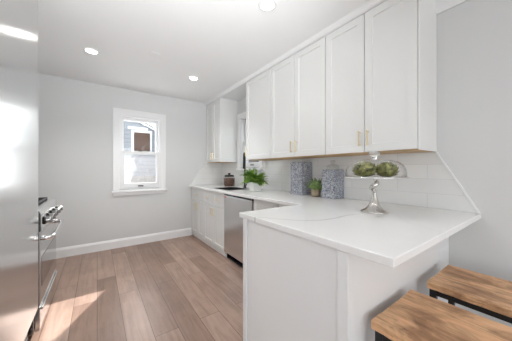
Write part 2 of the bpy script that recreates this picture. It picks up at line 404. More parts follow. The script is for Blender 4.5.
# soffit board above the wall cabinets, and the crown along the dining wall
Wu = W-.333
bm = bmesh.new()
prism(bm, [(Wu-.004, .56, 2.42), (Wu-.016, .56, 2.43), (Wu-.022, .56, 2.445), (Wu-.036, .56, C), (W, .56, C), (W, .56, 2.42)], (0, B-.56, 0))
struct('trim_1', bm, M['trim'])
bm = bmesh.new()
prism(bm, [(W, RY, 2.332), (W-.014, RY, 2.332), (W-.018, RY, 2.36), (W-.022, RY, 2.42), (W-.05, RY, C), (W, RY, C)], (0, .558-RY, 0))
struct('trim_2', bm, M['trim'])

# back window
def window_back():
    r = struct('window_1', box(WX0, WX1, B+.10, B+.149, WZ0, WZ0+.02), M['trim'])
    bm = bmesh.new(); cw = .082
    z0, z1 = WZ0-.025, WZ1
    for x0, x1 in ((WX0-cw, WX0), (WX1, WX1+cw)): bx(bm, x0, x1, B-.02, B, z0, z1)
    bx(bm, WX0-cw, WX1+cw, B-.02, B, z1, z1+cw)
    for x0, x1 in ((WX0-cw, WX0-cw+.016), (WX1+cw-.016, WX1+cw)): bx(bm, x0, x1, B-.030, B-.02, z0, z1+cw)
    bx(bm, WX0-cw, WX1+cw, B-.030, B-.02, z1+cw-.016, z1+cw)
    obj('casing', bm, M['trim'], r, bevel=.003)
    bm = bmesh.new(); bx(bm, WX0-cw-.018, WX1+cw+.018, B-.055, B+.02, z0-.028, z0); obj('sill', bm, M['trim'], r, bevel=.005)
    bm = bmesh.new(); bx(bm, WX0-cw, WX1+cw, B-.018, B, z0-.075, z0-.028); obj('apron', bm, M['trim'], r, bevel=.003)
    bm = bmesh.new(); j = .022
    bx(bm, WX0, WX0+j, B+.001, B+.149, z0, z1); bx(bm, WX1-j, WX1, B+.001, B+.149, z0, z1); bx(bm, WX0+j, WX1-j, B+.001, B+.149, z1-j, z1); bx(bm, WX0+j, WX1-j, B+.001, B+.149, z0, WZ0)
    obj('jamb', bm, M['trim'], r, bevel=.002)
    def sash(name, za, zb, ya, yb, top, bot, side=.042):
        bm = bmesh.new(); a, b = WX0+j, WX1-j
        bx(bm, a, a+side, ya, yb, za, zb); bx(bm, b-side, b, ya, yb, za, zb)
        bx(bm, a+side, b-side, ya, yb, zb-top, zb); bx(bm, a+side, b-side, ya, yb, za, za+bot)
        s = obj(name, bm, M['trim'], r, bevel=.004); return s, (a+side, b-side, za+bot, zb-top)
    mid = 1.475
    s, (a, b, c, d) = sash('upper_sash', mid-.02, z1-j, B+.075, B+.11, .05, .045)
    obj('glass_pane', box(a, b, B+.09, B+.094, c, d), M['glass'], s)
    s, (a, b, c, d) = sash('lower_sash', WZ0, mid+.022, B+.03, B+.065, .05, .085)
    bm = bmesh.new(); bm.faces.new([bm.verts.new(q) for q in ((a, B+.047, c), (b, B+.047, c), (b, B+.047, d), (a, B+.047, d))])
    obj('glass_pane', bm, M['film'], s)
    bm = bmesh.new(); bx(bm, .535, .615, B+.012, B+.03, WZ0+.03, WZ0+.045); obj('sash_lift', bm, M['black_plastic'], s, bevel=.004)
    bm = bmesh.new(); bx(bm, .545, .60, B+.035, B+.06, mid+.022, mid+.036); bx(bm, .565, .58, B+.03, B+.045, mid+.03, mid+.045); obj('sash_lock', bm, M['black_plastic'], s, bevel=.003)
window_back()

def window_sink():
    r = struct('window_2', box(W+.10, W+.149, SY0, SY1, SZ0, SZ0+.02), M['trim']); cw = .085
    bm = bmesh.new()
    for y0, y1 in ((SY0-cw, SY0), (SY1, SY1+cw)): bx(bm, W-.022, W, y0, y1, SZ0-.02, SZ1)
    bx(bm, W-.022, W, SY0-cw, SY1+cw, SZ1, SZ1+cw)
    obj('casing', bm, M['trim'], r, bevel=.003)
    obj('sill', box(W-.05, W+.02, SY0-cw, SY1+cw, SZ0-.05, SZ0-.02), M['trim'], r, bevel=.005)
    bm = bmesh.new(); j = .02
    bx(bm, W+.001, W+.149, SY0, SY0+j, SZ0-.02, SZ1); bx(bm, W+.001, W+.149, SY1-j, SY1, SZ0-.02, SZ1)
    bx(bm, W+.001, W+.149, SY0+j, SY1-j, SZ1-j, SZ1); bx(bm, W+.001, W+.149, SY0+j, SY1-j, SZ0-.02, SZ0)
    obj('jamb', bm, M['trim'], r, bevel=.002)
    def sash(name, za, zb, xa, xb, top, bot, side=.04):
        bm = bmesh.new(); a, b = SY0+j, SY1-j
        bx(bm, xa, xb, a, a+side, za, zb); bx(bm, xa, xb, b-side, b, za, zb)
        bx(bm, xa, xb, a+side, b-side, zb-top, zb); bx(bm, xa, xb, a+side, b-side, za, za+bot)
        return obj(name, bm, M['trim'], r, bevel=.004), (a+side, b-side, za+bot, zb-top)
    mid = 1.66
    s, (a, b, c, d) = sash('upper_sash', mid-.02, SZ1-j, W+.07, W+.10, .05, .045); obj('glass_pane', box(W+.083, W+.087, a, b, c, d), M['glass'], s)
    s, (a, b, c, d) = sash('lower_sash', SZ0, mid+.022, W+.03, W+.06, .05, .08); obj('glass_pane', box(W+.043, W+.047, a, b, c, d), M['glass'], s)
    obj('sash_lift', box(W+.012, W+.03, 2.93, 3.02, SZ0+.03, SZ0+.045), M['black_plastic'], s, bevel=.004)
window_sink()

# ------------------------------------------------------------------ outside
struct('ground', box(-10, 14, B+.15, 26, -.5, -.4), M['ground'])
nh = thing('neighbour_house', 'grey clapboard house with sloping roof seen outside through the back window', 'house', (1.0, 8.6, -.4))
bm = bmesh.new(); prism(bm, [(-5, 8.0, -.4), (3.2, 8.0, -.4), (3.2, 8.0, 1.70), (1.12, 8.0, 2.69), (-1.7, 8.0, 4.03), (-5, 8.0, 2.47)], (0, 5, 0)); obj('wall', bm, M['siding'], nh)
bm = bmesh.new(); prism(bm, [(3.6, 7.97, 1.51), (3.6, 7.97, 1.63), (-1.7, 7.97, 4.17), (-1.7, 7.97, 4.05)], (0, 5.3, 0)); prism(bm, [(-5.4, 7.97, 2.28), (-5.4, 7.97, 2.40), (-1.7, 7.97, 4.17), (-1.7, 7.97, 4.05)], (0, 5.3, 0)); obj('roof', bm, M['shingle'], nh)
bm = bmesh.new(); prism(bm, [(3.6, 7.94, 1.51), (3.6, 7.94, 1.58), (-1.7, 7.94, 4.12), (-1.7, 7.94, 4.05)], (0, .02, 0)); obj('fascia', bm, M['trim'], nh)
f = obj('window', box(.87, 1.47, 7.93, 8.0, 1.72, 2.46), M['trim'], nh, bevel=.01)
obj('blind', box(.94, 1.40, 7.90, 7.93, 1.80, 2.38), M['blind'], f)
obj('trim_board', box(.78, 1.35, 7.95, 8.0, 2.48, 2.56), M['trim'], nh)
bm = bmesh.new(); prism(bm, [(4.2, 1.0, -.4), (8, 1.0, -.4), (8, 1.0, 6.4), (4.2, 1.0, 6.4)], (0, 8.5, 0))
tag(obj('sun_block_building', bm, M['brick']), 'dark building added outside the window over the sink to block its sun', 'building')  # added dark mass, tall enough to keep sun out of the sink window
fe = thing('fence', 'low weathered board fence outside below the back window', 'fence', (1.0, 6.6, -.4))
bm = bmesh.new()
for i in range(28): bx(bm, -1.2+i*.16, -1.2+i*.16+.145, 6.6, 6.62, -.4, 1.02+.01*(i % 3))
obj('boards', bm, M['fence'], fe)
for z in (-.1, .7): obj('rail', box(-1.2, 3.28, 6.62, 6.66, z, z+.08), M['fence'], fe)

# ------------------------------------------------------------------ ceiling fixtures
def downlight(x, y, label, power):
    t = thing('recessed_downlight', label, 'ceiling light', (x, y, C), 'recessed downlights in the ceiling')
    bm = bmesh.new(); lathe(bm, [(.050, -.001), (.050, -.006), (.062, -.009), (.070, -.006), (.072, 0)], (x, y, C), 32, cap=False); obj('trim_ring', bm, M['trim'], t, smooth=True)
    bm = bmesh.new(); lathe(bm, [(.0001, -.004), (.049, -.004), (.049, -.001), (.0001, -.001)], (x, y, C), 32, cap=False); obj('diffuser', bm, M['lamp'], t)
    d = bpy.data.lights.new('downlight_beam', 'SPOT'); d.energy = power; d.spot_size = R(128); d.spot_blend = .85; d.shadow_soft_size = .05; d.color = (1, .985, .96)
    o = bpy.data.objects.new('downlight_beam', d); COL.objects.link(o); o.parent = t; o.location = (0, 0, -.02)
LW = LAMP_W*5.6
downlight(-.05, 2.94, 'lit recessed downlight in front of the back window, near the refrigerator', LW*2.6)
downlight(1.08, 2.99, 'lit recessed downlight nearest the corner wall cabinet and sink', LW*1.7)
downlight(1.06, 1.33, 'lit recessed downlight nearest the viewer, before the wall cabinets', LW*.7)
downlight(-.05, 1.33, 'lit recessed downlight out of view in front of the refrigerator', LW)
downlight(1.06, -.6, 'lit recessed downlight out of view above the stools', LW)
bm = bmesh.new(); lathe(bm, [(.0001, -.004), (.052, -.004), (.058, -.003), (.06, 0), (.0001, 0)], (.515, 2.63, C), 32, cap=False)
tag(obj('ceiling_speaker', bm, M['ceiling'], smooth=True), 'faint flat white disc on the ceiling between the downlights', 'ceiling disc')

# ------------------------------------------------------------------ base cabinets along the right wall
XF = W-.613      # face of the base doors
CT = .914; TH = .032
def base_cab(y0, y1, label, doors, drawers, dp, wp, name='base_cabinet'):
    """doors/drawers: lists of (y0,y1); dp: pull y for each door; wp: pull centre for each drawer"""
    t = thing(name, label, 'cabinet', ((XF+W)/2, (y0+y1)/2, 0), 'base cabinets along the right wall')
    bm = bmesh.new(); x0 = XF+.021
    bx(bm, x0, x0+.012, y0, y1, .062, CT-TH-.001)
    for a, b in ((y0, y0+.016), (y1-.016, y1)): bx(bm, x0+.012, W-.002, a, b, .062, CT-TH-.001)
    bx(bm, x0+.012, W-.002, y0+.016, y1-.016, .062, .08); bx(bm, W-.012, W-.002, y0+.016, y1-.016, .08, CT-TH-.001)
    obj('carcass', bm, M['cabinet'], t)
    obj('toe_kick', box(XF+.022, XF+.04, y0, y1, 0, .062), M['cabinet'], t)
    for (a, b), py in zip(doors, dp):
        d = obj('door', shaker_x(XF, a+.002, b-.002, .066, .655), M['cabinet'], t)
        obj('pull', pull_v(XF, py, .515, .625), M['gold'], d, bevel=.002)
    for (a, b), py in zip(drawers, wp):
        d = obj('drawer', shaker_x(XF, a+.002, b-.002, .662, CT-TH-.012, rail=.036), M['cabinet'], t)
        obj('pull', pull_h(XF, py-.05, py+.05, .768), M['gold'], d, bevel=.002)
    return t
base_cab(3.44, 4.008, 'white base cabinet with one drawer beside the back wall baseboard', [(3.44, 3.715), (3.715, 4.008)], [(3.44, 4.008)], [3.675, 3.755], [3.72])
base_cab(2.705, 3.438, 'white double door sink cabinet with two drawer fronts beside the dishwasher', [(2.705, 3.07), (3.07, 3.438)], [(2.705, 3.07), (3.07, 3.438)], [3.03, 3.11], [2.89, 3.25])
base_cab(1.27, 2.02, 'white base cabinet tucked between the dishwasher and the peninsula', [(1.62, 2.02)], [(1.62, 2.02)], [1.98], [1.82])

dw = thing('dishwasher', 'brushed stainless dishwasher between the white base cabinets', 'dishwasher', ((XF+W)/2, 2.36, 0))
obj('tub', box(XF+.03, W-.01, 2.03, 2.695, .02, CT-TH-.004), M['black_plastic'], dw)
obj('front_panel', box(XF-.016, XF+.028, 2.032, 2.693, .095, .853), M['steel'], dw, bevel=.003)
obj('control_strip', box(XF-.016, XF+.028, 2.032, 2.693, .8535, .872), M['black_gloss'], dw, bevel=.003)
obj('toe_kick', box(XF+.03, XF+.045, 2.032, 2.693, 0, .09), M['black_plastic'], dw)
obj('badge', box(XF-.018, XF-.0155, 2.635, 2.675, .828, .842), M['red'], dw)

# peninsula base
PX, PYN, PYF = .769, .320, 1.268      # counter edges
pn = thing('peninsula_base', 'white panelled peninsula base under the overhanging quartz worktop', 'peninsula', (1.2, .87, 0))
xb, yb, yf = .752, .482, 1.19
xb = PX+.004
bm = bmesh.new(); bx(bm, xb+.012, W-.002, yb+.012, yf+.03, 0, CT-TH-.001); obj('body', bm, M['penin'], pn)
bm = bmesh.new(); bx(bm, xb+.004, xb+.012, yb+.05, yf+.03-.055, 0, CT-TH-.001); obj('end_panel', bm, M['penin'], pn, bevel=.0015)
bm = bmesh.new(); bx(bm, xb-.002, xb+.05, yb-.002, yb+.048, 0, CT-TH-.001); obj('corner_post', bm, M['penin'], pn, bevel=.0025)
bm = bmesh.new(); bx(bm, xb-.002, xb+.012, yf-.002, yf+.035, 0, CT-TH-.001); obj('edge_stile', bm, M['penin'], pn, bevel=.0025)
bm = bmesh.new(); bx(bm, xb+.052, W-.002, yb+.002, yb+.012, 0, CT-TH-.001); obj('back_panel', bm, M['penin'], pn)

# continuous quartz worktop with the sink cut-out
XC = W-.661
SKX0, SKX1, SKY0, SKY1 = 1.47, 1.80, 2.72, 3.17
def counter():
    bm = bmesh.new()
    xs = [PX, XC, SKX0, SKX1, W-.001]; ys = [PYN, PYF, SKY0, SKY1, B-.001]
    def solid(i, j):
        if j == 0: return True
        if i == 0: return False
        return not (i == 2 and j == 2)
    V = {}
    def v(i, j, k):
        if (i, j, k) not in V: V[i, j, k] = bm.verts.new((xs[i], ys[j], CT-TH if k == 0 else CT))
        return V[i, j, k]
    for i in range(4):
        for j in range(4):
            if not solid(i, j): continue
            bm.faces.new((v(i, j, 1), v(i+1, j, 1), v(i+1, j+1, 1), v(i, j+1, 1))); bm.faces.new((v(i, j, 0), v(i, j+1, 0), v(i+1, j+1, 0), v(i+1, j, 0)))
            for di, dj, e in ((-1, 0, ((i, j), (i, j+1))), (1, 0, ((i+1, j), (i+1, j+1))), (0, -1, ((i, j), (i+1, j))), (0, 1, ((i, j+1), (i+1, j+1)))):
                a, b = i+di, j+dj
                if 0 <= a < 4 and 0 <= b < 4 and solid(a, b): continue
                (p, q), (r_, s_) = e; bm.faces.new((v(p, q, 0), v(r_, s_, 0), v(r_, s_, 1), v(p, q, 1)))
    return bm
tag(obj('quartz_worktop', counter(), M['quartz'], bevel=.0035), 'continuous white quartz worktop with faint grey veins over cabinets and peninsula', 'worktop')

sk = thing('sink', 'dark sink set into the white worktop by the corner', 'sink', ((SKX0+SKX1)/2, (SKY0+SKY1)/2, .70))
g = .0015; a, b, c, d = SKX0+g, SKX1-g, SKY0+g, SKY1-g; zt_, zb_ = CT+.0035, .70; w_ = .006
bm = bmesh.new()
bx(bm, a, a+w_, c, d, zb_, zt_); bx(bm, b-w_, b, c, d, zb_, zt_); bx(bm, a+w_, b-w_, c, c+w_, zb_, zt_); bx(bm, a+w_, b-w_, d-w_, d, zb_, zt_); bx(bm, a+w_, b-w_, c+w_, d-w_, zb_, zb_+.006)
obj('basin', bm, M['black_plastic'], sk)
bm = bmesh.new(); q_ = .014; z_ = CT+.0004
bx(bm, a-q_, a, c-q_, d+q_, z_, zt_); bx(bm, b, b+q_, c-q_, d+q_, z_, zt_); bx(bm, a, b, c-q_, c, z_, zt_); bx(bm, a, b, d, d+q_, z_, zt_)
obj('rim', bm, M['black_plastic'], sk, bevel=.001)
bm = bmesh.new(); lathe(bm, [(.0001, 0), (.04, 0), (.043, .003), (.04, .006), (.0001, .004)], ((a+b)/2, (c+d)/2, zb_+.0065), 24, cap=False); obj('drain', bm, M['black_metal'], sk, smooth=True)

fc = thing('faucet', 'matte black gooseneck faucet behind the sink and fern', 'faucet', (1.88, 2.93, CT))
bm = bmesh.new(); lathe(bm, [(.028, 0), (.028, .006), (.02, .012), (.02, .05)], (1.88, 2.93, CT), 24); obj('base', bm, M['black_metal'], fc, smooth=True)
fdx, fdy = -.62, -.785
def fpt(d, z): return (1.88+fdx*d, 2.93+fdy*d, CT+z)
bm = bmesh.new(); pts = [fpt(0, .04), fpt(0, .47)]
for k in range(1, 13):
    q = math.pi*k/12; pts.append(fpt(.07-.07*math.cos(q), .47+.07*math.sin(q)))
pts.append(fpt(.14, .42)); tube(bm, pts, .012, 12); obj('spout', bm, M['black_metal'], fc, smooth=True)
bm = bmesh.new(); tube(bm, [fpt(.14, .425), fpt(.14, .30)], [.014, .018], 12); obj('spray_head', bm, M['black_metal'], fc, smooth=True)
bm = bmesh.new(); tube(bm, [(1.88, 2.91, CT+.04), (1.88, 2.885, CT+.045), (1.875, 2.86, CT+.09)], [.008, .007, .005], 10); obj('lever', bm, M['black_metal'], fc, smooth=True)

# backsplash, both ends cut on the diagonal
ZU = 1.337
bm = bmesh.new(); e = .009
# right wall field with the window opening left free
def yz(y0, y1, z0, z1): bx(bm, W-e, W-.0005, y0, y1, z0, z1)
yd = .56
prism(bm, [(W-e, PYN+.012, CT), (W-e, yd, CT), (W-e, yd, ZU)], (e-.0005, 0, 0))
yz(yd, SY0-.086, CT, ZU+.02); yz(SY0-.086, SY1+.086, CT, SZ0-.051); yz(SY1+.086, B-.001, CT, ZU+.02)
bmesh.ops.recalc_face_normals(bm, faces=bm.faces)
tb = tag(obj('tile_backsplash', bm, M['tile_y']), 'long white glazed tile backsplash under the wall cabinets, cut diagonally at its end', 'backsplash')
bm = bmesh.new(); prism(bm, [(W-.014, PYN+.012, CT+.0005), (W-.014, PYN+.001, CT+.0005), (W-.014, yd-.008, ZU-.002), (W-.014, yd, ZU-.006)], (.0135, 0, 0)); obj('edge_trim', bm, M['trim'], tb)
bm = bmesh.new()
prism(bm, [(XC+.01, B-e, CT), (W-e, B-e, CT), (W-e, B-e, ZU+.02), (Wu, B-e, ZU+.02)], (0, e-.0005, 0))
tag(obj('tile_backsplash', bm, M['tile_x']), 'short white tile return on the back wall below the corner cabinet', 'backsplash')

# ------------------------------------------------------------------ wall cabinets
ZT = 2.419
def wall_cab(y0, y1, label, doors, pulls):
    t = thing('wall_cabinet', label, 'cabinet', ((Wu+W)/2, (y0+y1)/2, ZU), 'wall cabinets on the right wall')
    bm = bmesh.new(); bx(bm, Wu+.021, W-.001, y0, y1, ZU+.004, ZT); obj('carcass', bm, M['cabinet'], t, bevel=.001)
    obj('underside', box(Wu+.021, W-.010, y0+.001, y1-.001, ZU-.006, ZU+.004), M['birch'], t)
    for (a, b), py in zip(doors, pulls):
        d = obj('door', shaker_x(Wu, a+.0028, b-.0028, ZU, ZT-.003), M['cabinet'], t)
        obj('pull', pull_v(Wu, py, ZU+.045, ZU+.165), M['gold'], d, bevel=.002)
    return t
c0 = wall_cab(.56, 1.277, 'white double door wall cabinet nearest the viewer, above the cake stand', [(.56, .9155), (.9155, 1.277)], [.882, .949])
bm = bmesh.new(); bx(bm, Wu-.0005, W-.002, .552, .5598, ZU-.008, ZT); obj('end_panel', bm, M['cabinet'], c0, bevel=.002)
wall_cab(1.279, 2.069, 'white double door wall cabinet in the middle, above the patterned canisters', [(1.279, 1.67), (1.67, 2.069)], [1.637, 1.703])
wall_cab(2.071, 2.61, 'white single door wall cabinet beside the sink window, above the fern', [(2.071, 2.61)], [2.575])
c3 = wall_cab(3.405, 4.006, 'white wall cabinet in the far corner above the coffee jar', [(3.405, 3.705), (3.705, 4.006)], [3.672, 3.738])
bm = bmesh.new(); bx(bm, Wu-.0005, W-.002, 3.396, 3.4048, ZU-.004, ZT); obj('end_panel', bm, M['cabinet'], c3, bevel=.002)

# ------------------------------------------------------------------ refrigerator
FX = -.325
fr = thing('refrigerator', 'tall brushed stainless refrigerator at the left edge beside the range', 'refrigerator', (FX-.35, 1.6, 0))
obj('cabinet', box(LK+.02, FX-.055, 1.025, 2.085, .05, 2.40), M['fridge_steel'], fr, bevel=.004)
obj('door', box(FX-.05, FX, 1.025, 2.088, .26, 2.40), M['fridge_steel'], fr, bevel=.006)
obj('gasket', box(FX-.056, FX-.049, 1.04, 2.07, .27, 2.39), M['black_plastic'], fr)
bm = bmesh.new(); bx(bm, FX-.09, FX-.056, 1.03, 2.085, .03, .255)
for k in range(7): bx(bm, FX-.056, FX-.05, 1.04, 2.078, .05+k*.028, .064+k*.028)
obj('toe_grille', bm, M['black_plastic'], fr)
bm = bmesh.new()
tube(bm, [(FX-.002, 1.07, 1.0), (FX+.045, 1.07, 1.0), (FX+.045, 1.07, 1.9), (FX-.002, 1.07, 1.9)], .011, 10); obj('handle', bm, M['chrome'], fr, smooth=True)
for y in (1.06, 2.04):
    for x in (-.95, -.50): obj('foot', box(x, x+.05, y-.02, y+.02, 0, .05), M['black_plastic'], fr)

# ------------------------------------------------------------------ gas range
GX, GY0, GY1 = -.325, 2.14, 2.90
gr = thing('gas_range', 'stainless gas range with black grates beside the refrigerator', 'range', (GX-.33, 2.52, 0))
obj('body', box(LK+.02, GX-.03, GY0, GY1, .06, .90), M['range_steel'], gr, bevel=.003)
obj('cooktop', box(LK+.02, GX-.03, GY0, GY1, .90, .918), M['range_steel'], gr, bevel=.006)
bm = bmesh.new()
prism(bm, [(GX-.03, GY0, .768), (GX+.002, GY0, .768), (GX+.010, GY0, .776), (GX+.006, GY0, .885), (GX-.006, GY0, .912), (GX-.03, GY0, .919)], (0, GY1-GY0, 0)); obj('control_panel', bm, M['range_steel'], gr, bevel=.003)
nrm = Vector((1, 0, .04)).normalized()
for k in range(5):
    y = GY0+.09+k*.145; c = Vector((GX+.0085, y, .828)); mt = Matrix.Translation(c) @ nrm.to_track_quat('Z', 'Y').to_matrix().to_4x4()
    bm = bmesh.new(); lathe(bm, [(.0001, 0), (.030, 0), (.031, .006), (.026, .010), (.0001, .010)], (0, 0, 0), 24, cap=False); bmesh.ops.transform(bm, matrix=mt, verts=bm.verts)
    kb = obj('knob', bm, M['black_gloss'], gr, smooth=True)
    bm = bmesh.new(); lathe(bm, [(.0001, .010), (.024, .010), (.023, .036), (.019, .041), (.0001, .041)], (0, 0, 0), 24, cap=False); bx(bm, -.004, .004, -.020, .020, .040, .047); bmesh.ops.transform(bm, matrix=mt, verts=bm.verts)
    obj('knob_cap', bm, M['knob'], kb, bevel=.0015)
dr = obj('oven_door', box(GX-.029, GX, GY0+.004, GY1-.004, .245, .762), M['range_steel'], gr, bevel=.005)
obj('oven_glass', box(GX-.001, GX+.002, GY0+.06, GY1-.06, .36, .57), M['oven_glass'], dr)
bm = bmesh.new(); hz = .705
tube(bm, [(GX-.002, GY0+.06, hz), (GX+.030, GY0+.05, hz), (GX+.05, GY0+.075, hz), (GX+.055, GY0+.13, hz), (GX+.055, GY1-.13, hz), (GX+.05, GY1-.075, hz), (GX+.030, GY1-.05, hz), (GX-.002, GY1-.06, hz)], .0155, 12)
obj('handle', bm, M['chrome'], dr, smooth=True)
dr = obj('drawer', box(GX-.029, GX-.002, GY0+.004, GY1-.004, .07, .236), M['range_steel'], gr, bevel=.004)
bm = bmesh.new(); bx(bm, GX-.003, GX+.012, GY0+.03, GY1-.03, .205, .222); obj('drawer_grip', bm, M['range_steel'], dr, bevel=.004)
for k in range(3):
    y0 = GY0+.025+k*.24; y1 = y0+.23; bm = bmesh.new(); z = .930
    x0, x1 = LK+.07, GX-.06
    for x in (x0, (x0+x1)/2-.006, x1-.012): bx(bm, x, x+.012, y0, y1, z-.007, z+.007)
    for y in (y0, (y0+y1)/2-.006, y1-.012): bx(bm, x0, x1, y, y+.012, z-.008, z+.008)
    for x in (x0, x1-.012):
        for y in (y0, y1-.012): bx(bm, x, x+.012, y, y+.012, .918, z)
    obj('grate', bm, M['black_metal'], gr, bevel=.002)
for (x, y) in ((-.85, 2.28), (-.50, 2.28), (-.68, 2.52), (-.85, 2.76), (-.50, 2.76)):
    bm = bmesh.new(); lathe(bm, [(.045, 0), (.045, .008), (.034, .012), (.034, .018), (.0001, .02)], (x, y, .918), 24, cap=False); obj('burner', bm, M['black_metal'], gr, smooth=True)
for y in (GY0+.04, GY1-.04):
    for x in (-.95, -.45): obj('foot', box(x, x+.05, y-.02, y+.02, 0, .06), M['black_plastic'], gr)

# ------------------------------------------------------------------ stools
def stool(x0, x1, y0, y1, label, seed, yaw=0):
    rr = random.Random(seed); cx, cy = (x0+x1)/2, (y0+y1)/2; zt = .610; th = .034
    t = thing('counter_stool', label, 'stool', (cx, cy, 0), 'counter stools at the peninsula')
    bm = bmesh.new(); nx, ny = 8, 24
    def edge(v): return rr.uniform(-1, 1)*v
    top = [[None]*(ny+1) for _ in range(nx+1)]; bot = [[None]*(ny+1) for _ in range(nx+1)]
    ex0 = [edge(.0022) for _ in range(ny+1)]; ex1 = [edge(.0022) for _ in range(ny+1)]; ey0 = [edge(.0014) for _ in range(nx+1)]; ey1 = [edge(.0018) for _ in range(nx+1)]
    for i in range(nx+1):
        for j in range(ny+1):
            u, w = i/nx, j/ny; x = x0+(x1-x0)*u; y = y0+(y1-y0)*w
            if i == 0: x += ex0[j]
            if i == nx: x += ex1[j]
            if j == 0: y += ey0[i]
            if j == ny: y += ey1[i]
            dz = .004*math.cos(u*math.pi*2)*.5 + edge(.0008) - .0015
            top[i][j] = bm.verts.new((x, y, zt+dz)); bot[i][j] = bm.verts.new((x, y, zt-th))
    for i in range(nx):
        for j in range(ny):
            bm.faces.new((top[i][j], top[i+1][j], top[i+1][j+1], top[i][j+1])); bm.faces.new((bot[i][j], bot[i][j+1], bot[i+1][j+1], bot[i+1][j]))
    for j in range(ny):
        bm.faces.new((top[0][j], top[0][j+1], bot[0][j+1], bot[0][j])); bm.faces.new((top[nx][j], bot[nx][j], bot[nx][j+1], top[nx][j+1]))
    for i in range(nx):
        bm.faces.new((top[i][0], bot[i][0], bot[i+1][0], top[i+1][0])); bm.faces.new((top[i][ny], top[i+1][ny], bot[i+1][ny], bot[i][ny]))
    obj('seat', bm, M['timber'], t, bevel=.004, smooth=False)
    s = .028; i_ = .010; zs = zt-th-.0005
    a, b, c, d = x0+i_, x1-i_, y0+i_, y1-i_
    bm = bmesh.new(); bx(bm, a+s, b-s, c, c+s, zs-s, zs); bx(bm, a+s, b-s, d-s, d, zs-s, zs); bx(bm, a, a+s, c+s, d-s, zs-s, zs); bx(bm, b-s, b, c+s, d-s, zs-s, zs)
    obj('seat_frame', bm, M['black_metal'], t, bevel=.002)
    for lx in (a, b-s):
        for ly in (c, d-s): obj('leg', box(lx, lx+s, ly, ly+s, 0, zs), M['black_metal'], t, bevel=.002)
    z = .17
    for y in (c, d-s): obj('footrest', box(a+s, b-s, y+.004, y+s-.004, z, z+.02), M['black_metal'], t, bevel=.002)
    for x in (a, b-s): obj('stretcher', box(x+.004, x+s-.004, c+s, d-s, z, z+.02), M['black_metal'], t, bevel=.002)
stool(.872, 1.258, -.10, .446, 'brown timber stool with black metal frame nearest the peninsula end panel', 3)
stool(1.412, 1.775, -.10, .430, 'brown timber stool with black metal frame beside the grey wall', 5)

# ------------------------------------------------------------------ things on the worktop
Z = CT+.0005
# coffee jar
jx, jy = 1.84, 3.36
cj = thing('coffee_jar', 'round glass jar of dark coffee with black lid in the corner', 'jar', (jx, jy, Z))
bm = bmesh.new(); lathe(bm, [(.0001, .003), (.088, .003), (.096, .010), (.096, .148), (.080, .162), (.074, .165)], (jx, jy, Z), 40, cap=False)
obj('glass_body', bm, M['clear_glass'], cj, smooth=True, solid=.003)
bm = bmesh.new(); lathe(bm, [(.0001, .006), (.084, .006), (.091, .013), (.091, .138), (.06, .144), (.0001, .147)], (jx, jy, Z), 40, cap=False); obj('coffee', bm, M['coffee'], cj, smooth=True)
bm = bmesh.new(); lathe(bm, [(.076, .163), (.080, .166), (.080, .188), (.072, .194), (.03, .197), (.020, .200), (.020, .212), (.026, .218), (.02, .228), (.0001, .23)], (jx, jy, Z), 40, cap=True); obj('lid', bm, M['black_plastic'], cj, smooth=True)

# fern
fx, fy = 1.72, 2.42
fn = thing('potted_fern', 'bushy green fern in a white square pot beside the sink', 'plant', (fx, fy, Z))
bm = bmesh.new(); a = .054; b = .060; h = .118
lo = [(-a, -a), (a, -a), (a, a), (-a, a)]
def ringv(sc, z): return [bm.verts.new((fx+x/a*sc, fy+y/a*sc, Z+z)) for x, y in lo]
rg = [ringv(a, 0), ringv(b, h), ringv(b-.007, h), ringv(b-.009, h-.02)]
for p_, q_ in zip(rg, rg[1:]):
    for i in range(4): bm.faces.new((p_[i], p_[(i+1) % 4], q_[(i+1) % 4], q_[i]))
bm.faces.new(rg[0][::-1]); bm.faces.new(rg[-1]); obj('pot', bm, M['white_ceramic'], fn, bevel=.003)
bm = bmesh.new(); lathe(bm, [(.054, -.012), (.05, -.004), (.0001, .003)], (fx, fy, Z+h-.008), 4, cap=False); bmesh.ops.rotate(bm, verts=bm.verts, cent=(fx, fy, 0), matrix=Matrix.Rotation(R(45), 3, 'Z')); obj('soil', bm, M['soil'], fn)
rr = random.Random(11)
bm = bmesh.new()
def frond(bm, o, az, el, L, droop, width):
    d = Vector((math.cos(az), math.sin(az), 0)); pts = []; n_ = 12; p_ = Vector(o); ang = el
    for k in range(n_+1):
        pts.append(p_.copy()); p_ += (d*math.cos(ang)+Vector((0, 0, math.sin(ang))))*(L/n_); ang -= droop/n_
    tube(bm, pts[::3], [.0022, .0018, .0014, .001, .0005], 5)
    side = Vector((-d.y, d.x, 0))
    for k in range(2, n_+1):
        tt = k/n_; wl_ = width*math.sin(math.pi*min(1, tt*.85+.13))**.7
        dirv = (pts[k]-pts[k-1]).normalized(); upv = side.cross(dirv)
        for s in (-1, 1):
            for hh in (0, .5):
                o_ = pts[k-1].lerp(pts[k], hh); tip = o_+(side*s*.9+dirv*.5+upv*rr.uniform(-.15, .25)).normalized()*wl_*rr.uniform(.8, 1.1)
                m_ = o_.lerp(tip, .45); wv_ = dirv*wl_*.17
                v = [bm.verts.new(q) for q in (o_, m_+wv_+upv*.002, tip, m_-wv_+upv*.002)]; bm.faces.new(v)
for k in range(120):
    az = rr.uniform(0, 2*math.pi); el = rr.uniform(.35, 1.5); L = rr.uniform(.16, .26)*(1.0 if el < .9 else 1.08)
    if math.cos(az) > .3: L *= .8
    frond(bm, (fx+rr.uniform(-.025, .025), fy+rr.uniform(-.025, .025), Z+h-.012), az, el, L, rr.uniform(.5, 1.6), rr.uniform(.048, .07))
for v in bm.verts:
    if v.co.x > W-.014: v.co.x = W-.014-rr.uniform(0, .01)
    if v.co.z < CT+.006: v.co.z = CT+.006
obj('fronds', bm, M['fern'], fn)

